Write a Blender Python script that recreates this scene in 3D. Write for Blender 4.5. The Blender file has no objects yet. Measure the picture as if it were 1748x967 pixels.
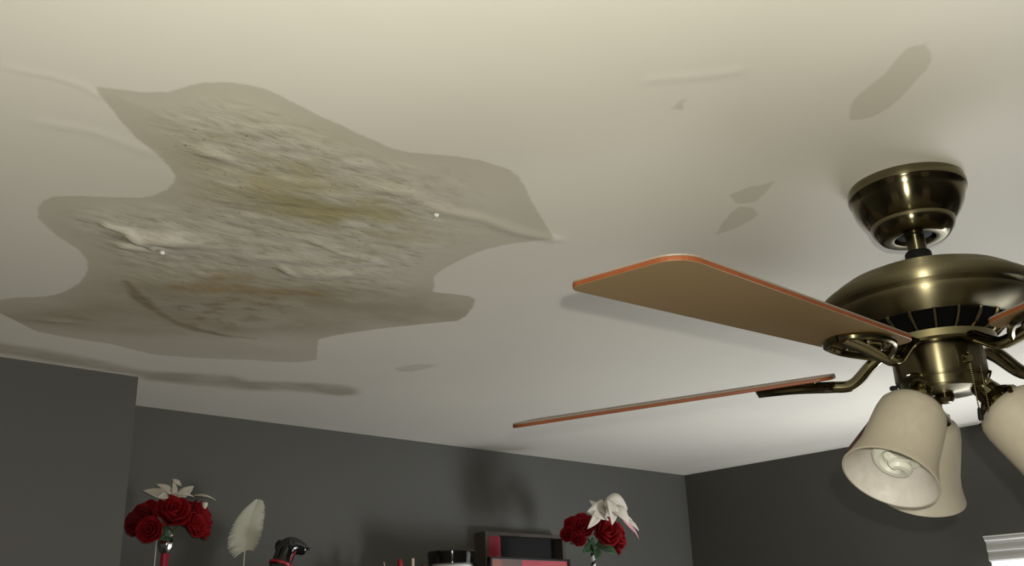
import bpy, bmesh, math, random
import numpy as np
from mathutils import Vector, Matrix, Quaternion
random.seed(7)
C = bpy.context.scene
COL = C.collection
PI = math.pi
CZ = 1.89                      # eye height of the photographer; ceiling at 2.44 m
def R(d): return math.radians(d)

# ------------------------------------------------------------------ camera
cam_d = bpy.data.cameras.new('camera')
cam_d.sensor_fit = 'HORIZONTAL'; cam_d.sensor_width = 36.0
cam_d.lens = 1667.2 / 1748 * 36.0
cam_d.clip_start = 0.02
cam = bpy.data.objects.new('camera', cam_d); COL.objects.link(cam)
yaw, pitch, roll = .7504, .3476, -.0356
fw = Vector((math.sin(yaw)*math.cos(pitch), math.cos(yaw)*math.cos(pitch), math.sin(pitch)))
rt = fw.cross(Vector((0, 0, 1))).normalized(); up = rt.cross(fw)
r2 = rt*math.cos(roll) + up*math.sin(roll); u2 = -rt*math.sin(roll) + up*math.cos(roll)
M = Matrix((r2, u2, -fw)).transposed().to_4x4(); M.translation = (0, 0, CZ)
cam.matrix_world = M
C.camera = cam

# ------------------------------------------------------------------ world, lights, exposure
w = bpy.data.worlds.new('sky'); C.world = w; w.use_nodes = True
w.node_tree.nodes['Background'].inputs[0].default_value = (.86, .93, 1, 1)
w.node_tree.nodes['Background'].inputs[1].default_value = 1.2
def area(name, loc, target, sx, sy, power, color):
    l = bpy.data.lights.new(name, 'AREA'); l.shape = 'RECTANGLE'; l.size = sx; l.size_y = sy
    l.energy = power; l.color = color
    o = bpy.data.objects.new(name, l); COL.objects.link(o)
    o.location = loc
    o.rotation_euler = (Vector(target)-Vector(loc)).to_track_quat('-Z', 'Y').to_euler()
    return o
# daylight through the window in the right wall (seen at the lower right)
area('window_daylight', (2.915, .80, 1.62), (2.25, 2.05, 2.40), .40, .40, 10.5, (.95, .98, 1.0)).data.spread = R(130)
area('window_daylight_low', (2.92, .68, 1.40), (1.4, .68, 1.75), .92, .80, 17.5, (.95, .98, 1.0))
# the phone's own flash, a few centimetres from its lens
fl = bpy.data.lights.new('phone_flash', 'POINT'); fl.energy = 49; fl.color = (1.0, .975, .84); fl.shadow_soft_size = .006
fo = bpy.data.objects.new('phone_flash', fl); COL.objects.link(fo); fo.location = Vector((0, 0, CZ)) + r2*.024 + u2*.034
C.view_settings.view_transform = 'Standard'; C.view_settings.look = 'None'
C.view_settings.gamma = 1; C.view_settings.use_curve_mapping = False
C.view_settings.exposure = 0.0
C.cycles.max_bounces = 10; C.cycles.sample_clamp_indirect = 6.0

# ------------------------------------------------------------------ helpers
def link(o): COL.objects.link(o); return o
def tag(o, label=None, cat=None, group=None, kind=None):
    if label: o['label'] = label
    if cat: o['category'] = cat
    if group: o['group'] = group
    if kind: o['kind'] = kind
    return o
def thing(name, loc, label, cat, group=None):
    o = bpy.data.objects.new(name, None); o.empty_display_size = .05; link(o)
    o.location = loc
    return tag(o, label, cat, group)
class MB:
    def __init__(s): s.v = []; s.f = []; s.m = []
    def add(s, vs, fs, mi=0, mat=None):
        b = len(s.v)
        for p in vs:
            p = Vector(p)
            s.v.append(mat @ p if mat is not None else p)
        for f in fs: s.f.append([i+b for i in f]); s.m.append(mi)
    def box(s, lo, hi, mi=0, mat=None):
        x0, y0, z0 = lo; x1, y1, z1 = hi
        s.add([(x0,y0,z0),(x1,y0,z0),(x1,y1,z0),(x0,y1,z0),(x0,y0,z1),(x1,y0,z1),(x1,y1,z1),(x0,y1,z1)],
              [(0,3,2,1),(4,5,6,7),(0,1,5,4),(1,2,6,5),(2,3,7,6),(3,0,4,7)], mi, mat)
    def lathe(s, prof, n=64, mi=0, mat=None, wob=None):
        vs = []; fs = []
        for j, (r, z) in enumerate(prof):
            for i in range(n):
                a = 2*PI*i/n; rr = r*(1+(wob(a, j) if wob else 0))
                vs.append((rr*math.cos(a), rr*math.sin(a), z))
        for j in range(len(prof)-1):
            for i in range(n):
                k = (i+1) % n
                fs.append((j*n+i, j*n+k, (j+1)*n+k, (j+1)*n+i))
        if prof[0][0] > 0: fs.append(tuple(range(n-1, -1, -1))) if s_cap(prof) else None
        if prof[-1][0] > 0: fs.append(tuple((len(prof)-1)*n+i for i in range(n))) if s_cap(prof) else None
        s.add(vs, [f for f in fs if f], mi, mat)
    def tube(s, path, rad, n=12, mi=0, mat=None, flat=None):
        path = [Vector(p) for p in path]
        if not hasattr(rad, '__len__'): rad = [rad]*len(path)
        vs = []; fs = []; ref = None
        for j, p in enumerate(path):
            t = (path[min(j+1, len(path)-1)]-path[max(j-1, 0)]).normalized()
            if ref is None:
                ref = Vector((0, 0, 1)) if abs(t.z) < .9 else Vector((1, 0, 0))
            a = ref - t*ref.dot(t)
            if a.length < 1e-6: a = t.orthogonal()
            a.normalize(); ref = a; b = t.cross(a)
            fl = flat[j] if flat else 1
            for i in range(n):
                q = 2*PI*i/n
                vs.append(p + a*(rad[j]*math.cos(q)) + b*(rad[j]*fl*math.sin(q)))
        for j in range(len(path)-1):
            for i in range(n):
                k = (i+1) % n
                fs.append((j*n+i, j*n+k, (j+1)*n+k, (j+1)*n+i))
        fs.append(tuple(range(n-1, -1, -1))); fs.append(tuple((len(path)-1)*n+i for i in range(n)))
        s.add(vs, fs, mi, mat)
    def prism(s, outline, z0, z1, mi_b=0, mi_s=0, mi_t=0, mat=None):
        n = len(outline)
        vs = [(x, y, z0) for x, y in outline] + [(x, y, z1) for x, y in outline]
        s.add(vs, [tuple(range(n-1, -1, -1))], mi_b, mat)
        b = len(s.v) - 2*n
        s.f.append([b+n+i for i in range(n)]); s.m.append(mi_t)
        for i in range(n):
            k = (i+1) % n
            s.f.append([b+i, b+k, b+n+k, b+n+i]); s.m.append(mi_s)
    def build(s, name, mats, parent=None, loc=(0,0,0), smooth=True, angle=35, bevel=0):
        me = bpy.data.meshes.new(name)
        me.from_pydata([tuple(p) for p in s.v], [], s.f)
        if not isinstance(mats, (list, tuple)): mats = [mats]
        for m in mats: me.materials.append(m)
        me.polygons.foreach_set('material_index', s.m)
        bm = bmesh.new(); bm.from_mesh(me)
        bmesh.ops.recalc_face_normals(bm, faces=bm.faces); bm.to_mesh(me); bm.free()
        if smooth:
            me.shade_smooth()
            try: me.set_sharp_from_angle(angle=R(angle))
            except Exception: pass
        me.update()
        o = bpy.data.objects.new(name, me); link(o); o.location = loc
        if parent: o.parent = parent
        if bevel:
            b = o.modifiers.new('bevel', 'BEVEL'); b.width = bevel; b.segments = 2; b.limit_method = 'ANGLE'; b.angle_limit = R(50)
        return o
def s_cap(prof): return True
def smoothcurve(ctrl, n):
    """Catmull-Rom through control points"""
    P = [Vector(c) for c in ctrl]; P = [P[0]*2-P[1]] + P + [P[-1]*2-P[-2]]
    out = []
    for i in range(1, len(P)-2):
        for k in range(n):
            t = k/n; a, b, c, d = P[i-1], P[i], P[i+1], P[i+2]
            out.append(.5*((2*b)+(c-a)*t+(2*a-5*b+4*c-d)*t*t+(3*b-a-3*c+d)*t**3))
    out.append(P[-2]); return out

# ------------------------------------------------------------------ materials
def mat(name, col, rough=.5, metal=0., col2=None, scale=30., bump=0., spec=.5, aniso=0., trans=0., coat=0., stretch=(1,1,1)):
    m = bpy.data.materials.new(name); m.use_nodes = True
    nt = m.node_tree; b = nt.nodes['Principled BSDF']
    b.inputs['Roughness'].default_value = rough; b.inputs['Metallic'].default_value = metal
    b.inputs['Specular IOR Level'].default_value = spec
    b.inputs['Transmission Weight'].default_value = trans
    b.inputs['Coat Weight'].default_value = coat
    if aniso:
        b.inputs['Anisotropic'].default_value = aniso; b.inputs['Anisotropic Rotation'].default_value = .25
        tg = nt.nodes.new('ShaderNodeTangent'); tg.direction_type = 'RADIAL'; tg.axis = 'Z'; nt.links.new(tg.outputs[0], b.inputs['Tangent'])
    tc = nt.nodes.new('ShaderNodeTexCoord'); mp = nt.nodes.new('ShaderNodeMapping'); mp.inputs['Scale'].default_value = stretch
    nt.links.new(tc.outputs['Object'], mp.inputs['Vector'])
    nz = nt.nodes.new('ShaderNodeTexNoise'); nz.inputs['Scale'].default_value = scale; nz.inputs['Detail'].default_value = 4
    nt.links.new(mp.outputs['Vector'], nz.inputs['Vector'])
    mx = nt.nodes.new('ShaderNodeMix'); mx.data_type = 'RGBA'
    c2 = col2 or tuple(c*.86 for c in col)
    mx.inputs[6].default_value = (*col, 1); mx.inputs[7].default_value = (*c2, 1)
    nt.links.new(nz.outputs['Fac'], mx.inputs[0]); nt.links.new(mx.outputs[2], b.inputs['Base Color'])
    if bump:
        bp = nt.nodes.new('ShaderNodeBump'); bp.inputs['Strength'].default_value = bump; bp.inputs['Distance'].default_value = .002
        nt.links.new(nz.outputs['Fac'], bp.inputs['Height']); nt.links.new(bp.outputs['Normal'], b.inputs['Normal'])
    return m
M_wall = mat('grey_wall_paint', (.0775, .0755, .068), .62, col2=(.069, .067, .060), scale=5, bump=.05)
M_floor = mat('floor_carpet', (.30, .26, .21), .95, scale=200, bump=.4)
M_white = mat('white_trim_paint', (.72, .71, .68), .4)
M_brass = mat('antique_brass', (.225, .20, .115), .16, 1., col2=(.17, .15, .085), scale=40)
M_brush = mat('brushed_antique_brass', (.24, .21, .125), .40, 1., col2=(.20, .175, .105), scale=60, aniso=.96, stretch=(1, 1, 6))
M_canopy = mat('satin_antique_brass', (.21, .185, .11), .16, 1., col2=(.15, .13, .075), scale=40, aniso=.75)
M_bronze = mat('dull_bronze', (.19, .15, .105), .33, 1., col2=(.15, .115, .08), scale=40)
M_black = mat('black_rubber', (.008, .008, .008), .6, spec=.15)
M_dark = mat('dark_vent', (.002, .002, .002), .9, spec=.1)
M_bunder = mat('tan_blade_laminate', (.285, .195, .098), .38, col2=(.25, .17, .085), scale=14, stretch=(1, 8, 1))
M_bedge = mat('orange_wood_edge', (.235, .062, .018), .5, col2=(.13, .034, .010), scale=40, spec=.3)
M_btop = mat('tan_grey_blade_top', (.25, .20, .16), .45)
M_chrome = mat('polished_screw', (.6, .58, .5), .15, 1.)
M_bulb = mat('white_bulb_glass', (.80, .80, .70), .35)
def glass_shade(name, c):
    m = bpy.data.materials.new(name); m.use_nodes = True; nt = m.node_tree
    b = nt.nodes['Principled BSDF']; out = nt.nodes['Material Output']
    b.inputs['Base Color'].default_value = (*c, 1); b.inputs['Roughness'].default_value = .38
    tl = nt.nodes.new('ShaderNodeBsdfTranslucent'); tl.inputs['Color'].default_value = (.88, .83, .76, 1)
    nz = nt.nodes.new('ShaderNodeTexNoise'); nz.inputs['Scale'].default_value = 16; nz.inputs['Detail'].default_value = 3
    mr = nt.nodes.new('ShaderNodeMapRange'); mr.inputs[1].default_value = .3; mr.inputs[2].default_value = .7; mr.inputs[3].default_value = .42; mr.inputs[4].default_value = .55
    nt.links.new(nz.outputs['Fac'], mr.inputs[0])
    ms = nt.nodes.new('ShaderNodeMixShader'); nt.links.new(mr.outputs[0], ms.inputs[0])
    nt.links.new(b.outputs[0], ms.inputs[1]); nt.links.new(tl.outputs[0], ms.inputs[2]); nt.links.new(ms.outputs[0], out.inputs[0])
    return m
M_shade = glass_shade('frosted_shade_glass', (.60, .555, .45)); M_shade_in = glass_shade('lit_inner_shade_glass', (.90, .87, .82))  # inner coat whitened: light coming through the shade is put into its colour

# ------------------------------------------------------------------ room shell
CEIL = CZ + .55
XR, YB, YF, XB = 2.98793, 2.28954, 2.03126, .790955     # right wall, back wall, face of the chimney-breast, its edge
XL, YR = -1.7, -2.2
def wallbox(name, lo, hi, m=None):
    b = MB(); b.box(lo, hi)
    return tag(b.build(name, m or M_wall, smooth=False), kind='structure')
wallbox('wall_back', (XB-.02, YB, 0), (XR+.12, YB+.1, CEIL))
wallbox('wall_left_front', (XL, YF, 0), (XB, YB+.1, CEIL))
wallbox('wall_left', (XL-.1, YR-.1, 0), (XL, YB+.1, CEIL))
wallbox('wall_rear', (XL, YR-.1, 0), (XR+.12, YR, CEIL))
wallbox('floor', (XL-.1, YR-.1, -.1), (XR+.12, YB+.1, 0), M_floor)
WY0, WY1, WZ0, WZ1 = .20, 1.200, .95, 2.075
b = MB()
b.box((XR, YR, 0), (XR+.12, WY0, CEIL)); b.box((XR, WY1, 0), (XR+.12, YB, CEIL))
b.box((XR, WY0, 0), (XR+.12, WY1, WZ0)); b.box((XR, WY0, WZ1), (XR+.12, WY1, CEIL))
tag(b.build('wall_right', M_wall, smooth=False), kind='structure')
# window: casing, sash frame, glass, raised blind headrail
win = bpy.data.objects.new('window_1', None); link(win); win.location = (XR, (WY0+WY1)/2, (WZ0+WZ1)/2); tag(win, kind='structure')
def wpart(name, boxes, m, bev=.002):
    b = MB()
    for lo, hi in boxes: b.box(lo, hi)
    o = b.build(name, m, smooth=False, bevel=bev)
    o.parent = win; o.matrix_parent_inverse = Matrix.Translation(-win.location); return o
x0, x1 = XR+.002, XR+.035
wpart('window_frame', [((x0, WY0, WZ0), (x1, WY0+.04, WZ1)), ((x0, WY1-.012, WZ0), (x1, WY1, WZ1)), ((x0, WY0+.04, WZ0), (x1, WY1-.012, WZ0+.04)),
                       ((x0, WY0+.04, WZ1-.04), (x1, WY1-.012, WZ1)), ((x0+.005, WY0+.04, 1.50), (x1-.005, WY1-.012, 1.54))], M_white)
def pane_mat():
    m = bpy.data.materials.new('window_glass'); m.use_nodes = True; nt = m.node_tree
    b = nt.nodes['Principled BSDF']; b.inputs['Transmission Weight'].default_value = 1; b.inputs['Roughness'].default_value = 0; b.inputs['IOR'].default_value = 1.02
    nz = nt.nodes.new('ShaderNodeTexNoise'); nz.inputs['Scale'].default_value = 8
    cr = nt.nodes.new('ShaderNodeMapRange'); cr.inputs[3].default_value = 0; cr.inputs[4].default_value = .04
    nt.links.new(nz.outputs['Fac'], cr.inputs[0]); nt.links.new(cr.outputs[0], b.inputs['Roughness'])
    return m
M_pane = pane_mat()
wpart('window_pane', [((XR+.016, WY0+.04, WZ0+.04), (XR+.020, WY1-.012, 1.50))], M_pane, 0)
wpart('window_pane', [((XR+.016, WY0+.04, 1.54), (XR+.020, WY1-.012, WZ1-.04))], M_pane, 0)
wpart('window_sill', [((XR-.04, WY0-.03, WZ0-.03), (XR+.05, WY1+.03, WZ0))], M_white)
# blind: valance (a thing of its own, hung over the window)
M_val = mat('grey_blind_valance', (.47, .46, .44), .5, scale=12, stretch=(1, 1, 30))
VY1 = 1.208; VT = CZ + .2205
bl = thing('window_blind', (XR, .70, VT-.09), 'white window blind glowing with daylight below its ridged grey valance', 'blind')
def inpar(o, p): o.parent = p; o.matrix_parent_inverse = Matrix.Translation(-Vector(p.location)); return o
prof = [(0, 0), (-.058, 0), (-.061, -.003), (-.061, -.008), (-.054, -.011), (-.052, -.020), (-.055, -.030), (-.055, -.036), (-.051, -.040), (-.051, -.048), (-.054, -.054), (-.054, -.062), (-.050, -.066), (0, -.066)]
b = MB(); n = len(prof)
vs = [(XR-.001+x, y, VT+z) for y in (.16, VY1) for x, z in prof]
b.add(vs, [tuple(range(n)), tuple(range(2*n-1, n-1, -1))] + [(i, (i+1) % n, n+(i+1) % n, n+i) for i in range(n)])
inpar(b.build('valance', M_val, smooth=False), bl)
b = MB(); b.box((XR-.062, .16, VT), (XR-.001, VY1+.0015, VT+.004)); inpar(b.build('top_trim', M_white, smooth=False), bl)

def blind_mat():
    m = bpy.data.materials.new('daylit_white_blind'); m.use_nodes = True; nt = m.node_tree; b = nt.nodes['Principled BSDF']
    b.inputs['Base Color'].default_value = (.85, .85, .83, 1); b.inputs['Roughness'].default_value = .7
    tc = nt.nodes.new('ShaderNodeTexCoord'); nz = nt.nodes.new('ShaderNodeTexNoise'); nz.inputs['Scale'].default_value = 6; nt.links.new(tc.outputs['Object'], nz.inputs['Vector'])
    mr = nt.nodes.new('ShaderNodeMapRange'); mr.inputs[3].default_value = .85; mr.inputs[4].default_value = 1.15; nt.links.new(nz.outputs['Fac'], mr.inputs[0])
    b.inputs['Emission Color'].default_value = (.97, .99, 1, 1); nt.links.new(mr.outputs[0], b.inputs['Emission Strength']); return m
b = MB(); b.box((XR-.0505, .168, 1.02), (XR-.0490, VY1-.004, VT-.060)); inpar(b.build('blind_fabric', blind_mat(), smooth=False), bl)
b = MB(); b.box((XR-.056, .166, .995), (XR-.044, VY1-.002, 1.02)); inpar(b.build('bottom_rail', M_white, smooth=False, bevel=.002), bl)

# ------------------------------------------------------------------ ceiling with its water damage (real relief + stain masks kept on the vertices)
POLY = dict(
 stain=[(0.2876, 0.9297), (0.3063, 0.9203), (0.3277, 0.912), (0.3505, 0.8919), (0.3546, 0.8796), (0.3681, 0.8538), (0.386, 0.8377), (0.405, 0.8296), (0.4288, 0.8237), (0.4527, 0.8288), (0.485, 0.8346), (0.5261, 0.8398), (0.5612, 0.845), (0.5972, 0.8492), (0.6212, 0.847), (0.6403, 0.8375), (0.6716, 0.8203), (0.7073, 0.8076), (0.7475, 0.804), (0.7724, 0.8094), (0.8029, 0.829), (0.8352, 0.8542), (0.8698, 0.8757), (0.9116, 0.9025), (0.9547, 0.9295), (0.9396, 0.9525), (0.9179, 0.9865), (0.9039, 1.0237), (0.8998, 1.06), (0.9019, 1.1053), (0.9085, 1.1461), (0.9157, 1.1675), (0.9413, 1.1971), (0.9578, 1.2246), (0.9886, 1.2126), (1.0202, 1.204), (1.0418, 1.2109), (1.0657, 1.2487), (1.0864, 1.2914), (1.0912, 1.3224), (1.0587, 1.3682), (1.0127, 1.4333), (0.9834, 1.4866), (0.9604, 1.5313), (0.9507, 1.5718), (0.9917, 1.6424), (1.0252, 1.6989), (1.0055, 1.735), (0.9645, 1.7585), (0.9196, 1.7739), (0.8296, 1.8216), (0.7476, 1.8482), (0.648, 1.8243), (0.5825, 1.829), (0.5161, 1.8227), (0.4735, 1.7848), (0.4344, 1.7523), (0.4036, 1.7246), (0.4134, 1.6799), (0.4326, 1.6508), (0.4663, 1.622), (0.4803, 1.5899), (0.4844, 1.5515), (0.4843, 1.5107), (0.4756, 1.4649), (0.4662, 1.4344), (0.4524, 1.4086), (0.4331, 1.3855), (0.3932, 1.3525), (0.3703, 1.3283), (0.3514, 1.3029), (0.3409, 1.2726), (0.3395, 1.2436), (0.3462, 1.2226), (0.3713, 1.2028), (0.4065, 1.1796), (0.4298, 1.1636), (0.4417, 1.1497), (0.4468, 1.1189), (0.4461, 1.0934), (0.4394, 1.0735), (0.428, 1.0599), (0.4054, 1.0385), (0.3667, 1.0119), (0.3377, 0.9866), (0.3196, 0.9651), (0.2996, 0.9454)],
 band=[(0.4536, 1.9224), (0.4853, 1.9275), (0.5698, 1.9296), (0.6627, 1.9403), (0.7642, 1.9676), (0.7968, 1.9678), (0.8633, 1.9329), (0.9478, 1.9036), (0.9988, 1.9237), (1.0642, 1.8911), (1.1307, 1.8578), (1.1854, 1.8396), (1.2253, 1.8521), (1.2562, 1.8789), (1.2668, 1.9142), (1.2315, 1.9453), (1.1865, 1.9476), (1.1079, 1.9667), (1.045, 2.0098), (1.0061, 2.0162), (0.9052, 2.0396), (0.8522, 2.0444), (0.8136, 2.0523), (0.7888, 2.0268), (0.6462, 2.0226), (0.5112, 2.017), (0.4791, 2.0146)],
 patch=[[(0.9738, 0.4633), (0.9532, 0.4508), (0.9364, 0.4363), (0.9243, 0.4113), (0.9125, 0.3846), (0.8932, 0.3603), (0.8848, 0.3465), (0.8869, 0.3394), (0.898, 0.3343), (0.9127, 0.3359), (0.9255, 0.3408), (0.9404, 0.353), (0.9546, 0.3743), (0.9743, 0.3991), (0.9857, 0.4211), (0.9904, 0.4394), (0.9862, 0.4532), (0.9785, 0.463)], [(0.8928, 0.3318), (0.8894, 0.3253), (0.8929, 0.3251), (0.8967, 0.33)], [(1.0355, 0.6754), (1.035, 0.6412), (1.044, 0.6318), (1.0472, 0.6113), (1.0675, 0.6385), (1.084, 0.6685), (1.0772, 0.6762), (1.0672, 0.6865)], [(1.0842, 0.7056), (1.0787, 0.6899), (1.0978, 0.6799), (1.1245, 0.6895), (1.1326, 0.7119), (1.1405, 0.7409), (1.1365, 0.7747), (1.1034, 0.7346)], [(0.7929, 0.5805), (0.785, 0.5576), (0.7926, 0.553), (0.7951, 0.5672), (0.8064, 0.5679), (0.8033, 0.5754)], [(0.7897, 0.5998), (0.8044, 0.5982), (0.8049, 0.6099), (0.8007, 0.6012)], [(1.1943, 1.665), (1.2015, 1.6306), (1.2143, 1.6042), (1.2547, 1.5814), (1.2518, 1.6245), (1.2428, 1.6608), (1.222, 1.6753)]],
 ring=[(0.5391, 1.4693), (0.5747, 1.5191), (0.6037, 1.5529), (0.6563, 1.6005), (0.6963, 1.6297), (0.744, 1.6431), (0.799, 1.6439), (0.8481, 1.6318)],
 rust=[[(0.6044, 1.4369), (0.6497, 1.4132), (0.6824, 1.3851), (0.7207, 1.3844), (0.7566, 1.3719), (0.7856, 1.3465), (0.8117, 1.3379)], [(0.6348, 1.4175), (0.6432, 1.3539), (0.6744, 1.3369)]],
)
def spaced(a, b, s): return list(np.linspace(a, b, max(2, int(round((b-a)/s))+1)))[:-1]
xs = np.array(spaced(XL-.1, .10, .12)+spaced(.10, 1.45, .0055)+spaced(1.45, XR, .009)+[XR, XR+.12])
ys = np.array(spaced(YR-.1, .10, .12)+spaced(.10, .85, .008)+spaced(.85, 2.0, .0055)+spaced(2.0, YB, .008)+[YB, YB+.1])
GX, GY = np.meshgrid(xs, ys, indexing='ij'); nx, ny = GX.shape
def sdf(poly, closed=True):
    P = np.array(poly); d2 = np.full(GX.shape, 1e9); ins = np.zeros(GX.shape, bool)
    n = len(P)
    for i in range(n if closed else n-1):
        a = P[i]; b = P[(i+1) % n]; e = b-a; L = max((e*e).sum(), 1e-12)
        t = np.clip(((GX-a[0])*e[0]+(GY-a[1])*e[1])/L, 0, 1)
        d2 = np.minimum(d2, (GX-a[0]-t*e[0])**2+(GY-a[1]-t*e[1])**2)
        if closed and a[1] != b[1]:
            c = ((a[1] > GY) != (b[1] > GY)) & (GX < (b[0]-a[0])*(GY-a[1])/(b[1]-a[1])+a[0]); ins ^= c
    d = np.sqrt(d2)
    return np.where(ins, d, -d) if closed else d
A = {}
A['stain'] = sdf(POLY['stain'])
A['band'] = sdf(POLY['band'])
A['patch'] = np.max([sdf(p) for p in POLY['patch']], axis=0)
A['ring'] = sdf(POLY['ring'], False)
A['rust'] = np.min([sdf(p, False) for p in POLY['rust']], axis=0)
def blob(c, rx, ry, ang):
    u = (GX-c[0])*math.cos(ang)+(GY-c[1])*math.sin(ang); v = -(GX-c[0])*math.sin(ang)+(GY-c[1])*math.cos(ang)
    return np.exp(-(u/rx)**2-(v/ry)**2)
VA = -R(27)
A['mould'] = sum(k*blob(c, rx, ry, VA) for c, rx, ry, k in [((0.5263, 0.9839), 0.12, 0.1, 0.55), ((0.6274, 1.0245), 0.12, 0.08, 0.7), ((0.6949, 1.0709), 0.13, 0.07, 0.8), ((0.5892, 1.02), 0.12, 0.08, 0.45), ((0.4766, 0.9645), 0.1, 0.1, 0.4), ((0.7276, 1.0325), 0.08, 0.05, 0.5), ((0.6433, 1.3939), 0.12, 0.05, 0.5), ((0.7595, 1.377), 0.14, 0.06, 0.7)])
A['peel'] = np.clip(sum(k*blob(c, rx, ry, VA) for c, rx, ry, k in [((0.4749, 0.9471), 0.16720000000000002, 0.2024, 0.65), ((0.5657, 1.0385), 0.19, 0.18400000000000002, 0.9), ((0.6057, 1.2075), 0.21280000000000002, 0.1472, 0.9), ((0.7352, 1.1952), 0.1976, 0.12880000000000003, 0.8), ((0.5568, 1.2179), 0.15200000000000002, 0.1104, 0.8), ((0.6365, 0.9827), 0.11399999999999999, 0.09200000000000001, 0.5), ((0.7091, 1.3442), 0.22799999999999998, 0.09200000000000001, 0.7)]), 0, 1)
A['grime'] = np.clip(sum(k*blob(c, rx, ry, VA) for c, rx, ry, k in [((0.7025, 1.5142), 0.22, 0.1, 0.8), ((0.7582, 1.4533), 0.25, 0.1, 0.7), ((0.8135, 1.3928), 0.28, 0.09, 0.7), ((0.8855, 1.3586), 0.25, 0.1, 0.5), ((0.5386, 1.7161), 0.15, 0.06, 0.8), ((0.6055, 1.7309), 0.12, 0.06, 0.6), ((0.7073, 1.5919), 0.2, 0.08, 0.4), ((0.7889, 1.5968), 0.3, 0.06, 0.45), ((0.5931, 1.3502), 0.2, 0.08, 0.35), ((0.9856, 1.3243), 0.2, 0.08, 0.25), ((0.9349, 1.6831), 0.25, 0.05, 0.25)]), 0, 1)
A['fern'] = np.clip(sum(k*blob(c, rx, ry, VA) for c, rx, ry, k in [((0.6929, 1.5613), 0.06, 0.1, 0.9), ((0.7415, 1.5051), 0.09, 0.09, 0.8), ((0.7666, 1.4087), 0.1, 0.06, 0.6), ((0.6071, 1.5094), 0.04, 0.05, 0.6), ((0.5465, 1.7103), 0.05, 0.04, 0.4)]), 0, 1)
# relief: the wet board sags a little, paint blisters and torn flaps hang down
def fnoise(scale_u, scale_v, seed):
    rs = np.random.RandomState(seed); u = (GX*math.cos(VA)+GY*math.sin(VA))/scale_u+50; v = (-GX*math.sin(VA)+GY*math.cos(VA))/scale_v+50
    T = rs.rand(257, 257); iu = np.floor(u).astype(int); iv = np.floor(v).astype(int); fu = u-iu; fv = v-iv
    fu = fu*fu*(3-2*fu); fv = fv*fv*(3-2*fv); g = lambda a, b: T[a % 257, b % 257]
    return (g(iu, iv)*(1-fu)+g(iu+1, iv)*fu)*(1-fv)+(g(iu, iv+1)*(1-fu)+g(iu+1, iv+1)*fu)*fv
sm = np.clip(A['stain']/.06, 0, 1)**1.5
Z = np.zeros(GX.shape)
Z -= sm*A['peel']*(.0016*np.abs(fnoise(.06, .03, 1)-.5)*2+.0013*fnoise(.028, .016, 2)+.0008*fnoise(.014, .010, 3))
Z -= np.clip(A['stain']/.15, 0, 1)**1.5*.003*fnoise(.22, .16, 4)
for c, rx, ry, k, ang in [((0.4979, 1.2688), 0.05, 0.017, 0.008, -0.55), ((0.5359, 1.2668), 0.045, 0.02, 0.006, -0.5), ((0.7561, 1.2486), 0.05, 0.018, 0.008, -0.55), ((0.6936, 1.2271), 0.08, 0.03, 0.004, -0.5), ((0.5261, 1.7378), 0.03, 0.01, 0.003, -0.5), ((0.6572, 1.4536), 0.1, 0.08, 0.006, -0.45), ((0.5613, 1.0308), 0.1, 0.05, 0.004, -0.5)]: Z -= k*blob(c, rx, ry, ang)
for p, wd, k in [([(0.4298, 1.2693), (0.4572, 1.2712), (0.4846, 1.2873), (0.5121, 1.3076)], 0.007, 0.005), ([(0.4752, 1.3304), (0.4963, 1.3255), (0.5177, 1.3205)], 0.006, 0.004), ([(0.6541, 0.9421), (0.688, 0.9376), (0.7572, 0.949), (0.8294, 0.9377), (0.8951, 0.945), (0.9563, 0.9311)], 0.012, 0.0026), ([(0.212, 0.9486), (0.2473, 0.9365), (0.2762, 0.936), (0.2981, 0.9466)], 0.004, 0.0007), ([(0.726, 0.5547), (0.7564, 0.5224), (0.7867, 0.4845)], 0.005, 0.0009), ([(0.4354, 0.9936), (0.4514, 0.9884), (0.4676, 0.9908)], 0.007, 0.003), ([(0.6945, 1.2635), (0.7368, 1.2829), (0.7833, 1.2543)], 0.006, 0.004), ([(0.6847, 1.1465), (0.7336, 1.1605), (0.7939, 1.1564)], 0.008, 0.0025), ([(0.27, 1.0412), (0.3214, 1.0254), (0.3931, 1.0349)], 0.01, 0.0006)]:
    Z -= k*np.exp(-(sdf(p, False)/wd)**2)
me = bpy.data.meshes.new('ceiling')
co = np.stack([GX, GY, CEIL+Z], -1).reshape(-1, 3)
idx = np.arange(nx*ny).reshape(nx, ny)
q = np.stack([idx[:-1, :-1], idx[:-1, 1:], idx[1:, 1:], idx[1:, :-1]], -1).reshape(-1, 4)
me.vertices.add(len(co)); me.vertices.foreach_set('co', co.ravel())
me.loops.add(q.size); me.loops.foreach_set('vertex_index', q.ravel())
me.polygons.add(len(q)); me.polygons.foreach_set('loop_start', np.arange(0, q.size, 4)); me.polygons.foreach_set('loop_total', np.full(len(q), 4))
me.update(calc_edges=True); me.shade_smooth()
for k, v in A.items():
    at = me.attributes.new(k, 'FLOAT', 'POINT'); at.data.foreach_set('value', v.astype(np.float32).ravel())
ceil = link(bpy.data.objects.new('ceiling', me)); tag(ceil, kind='structure')
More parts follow.
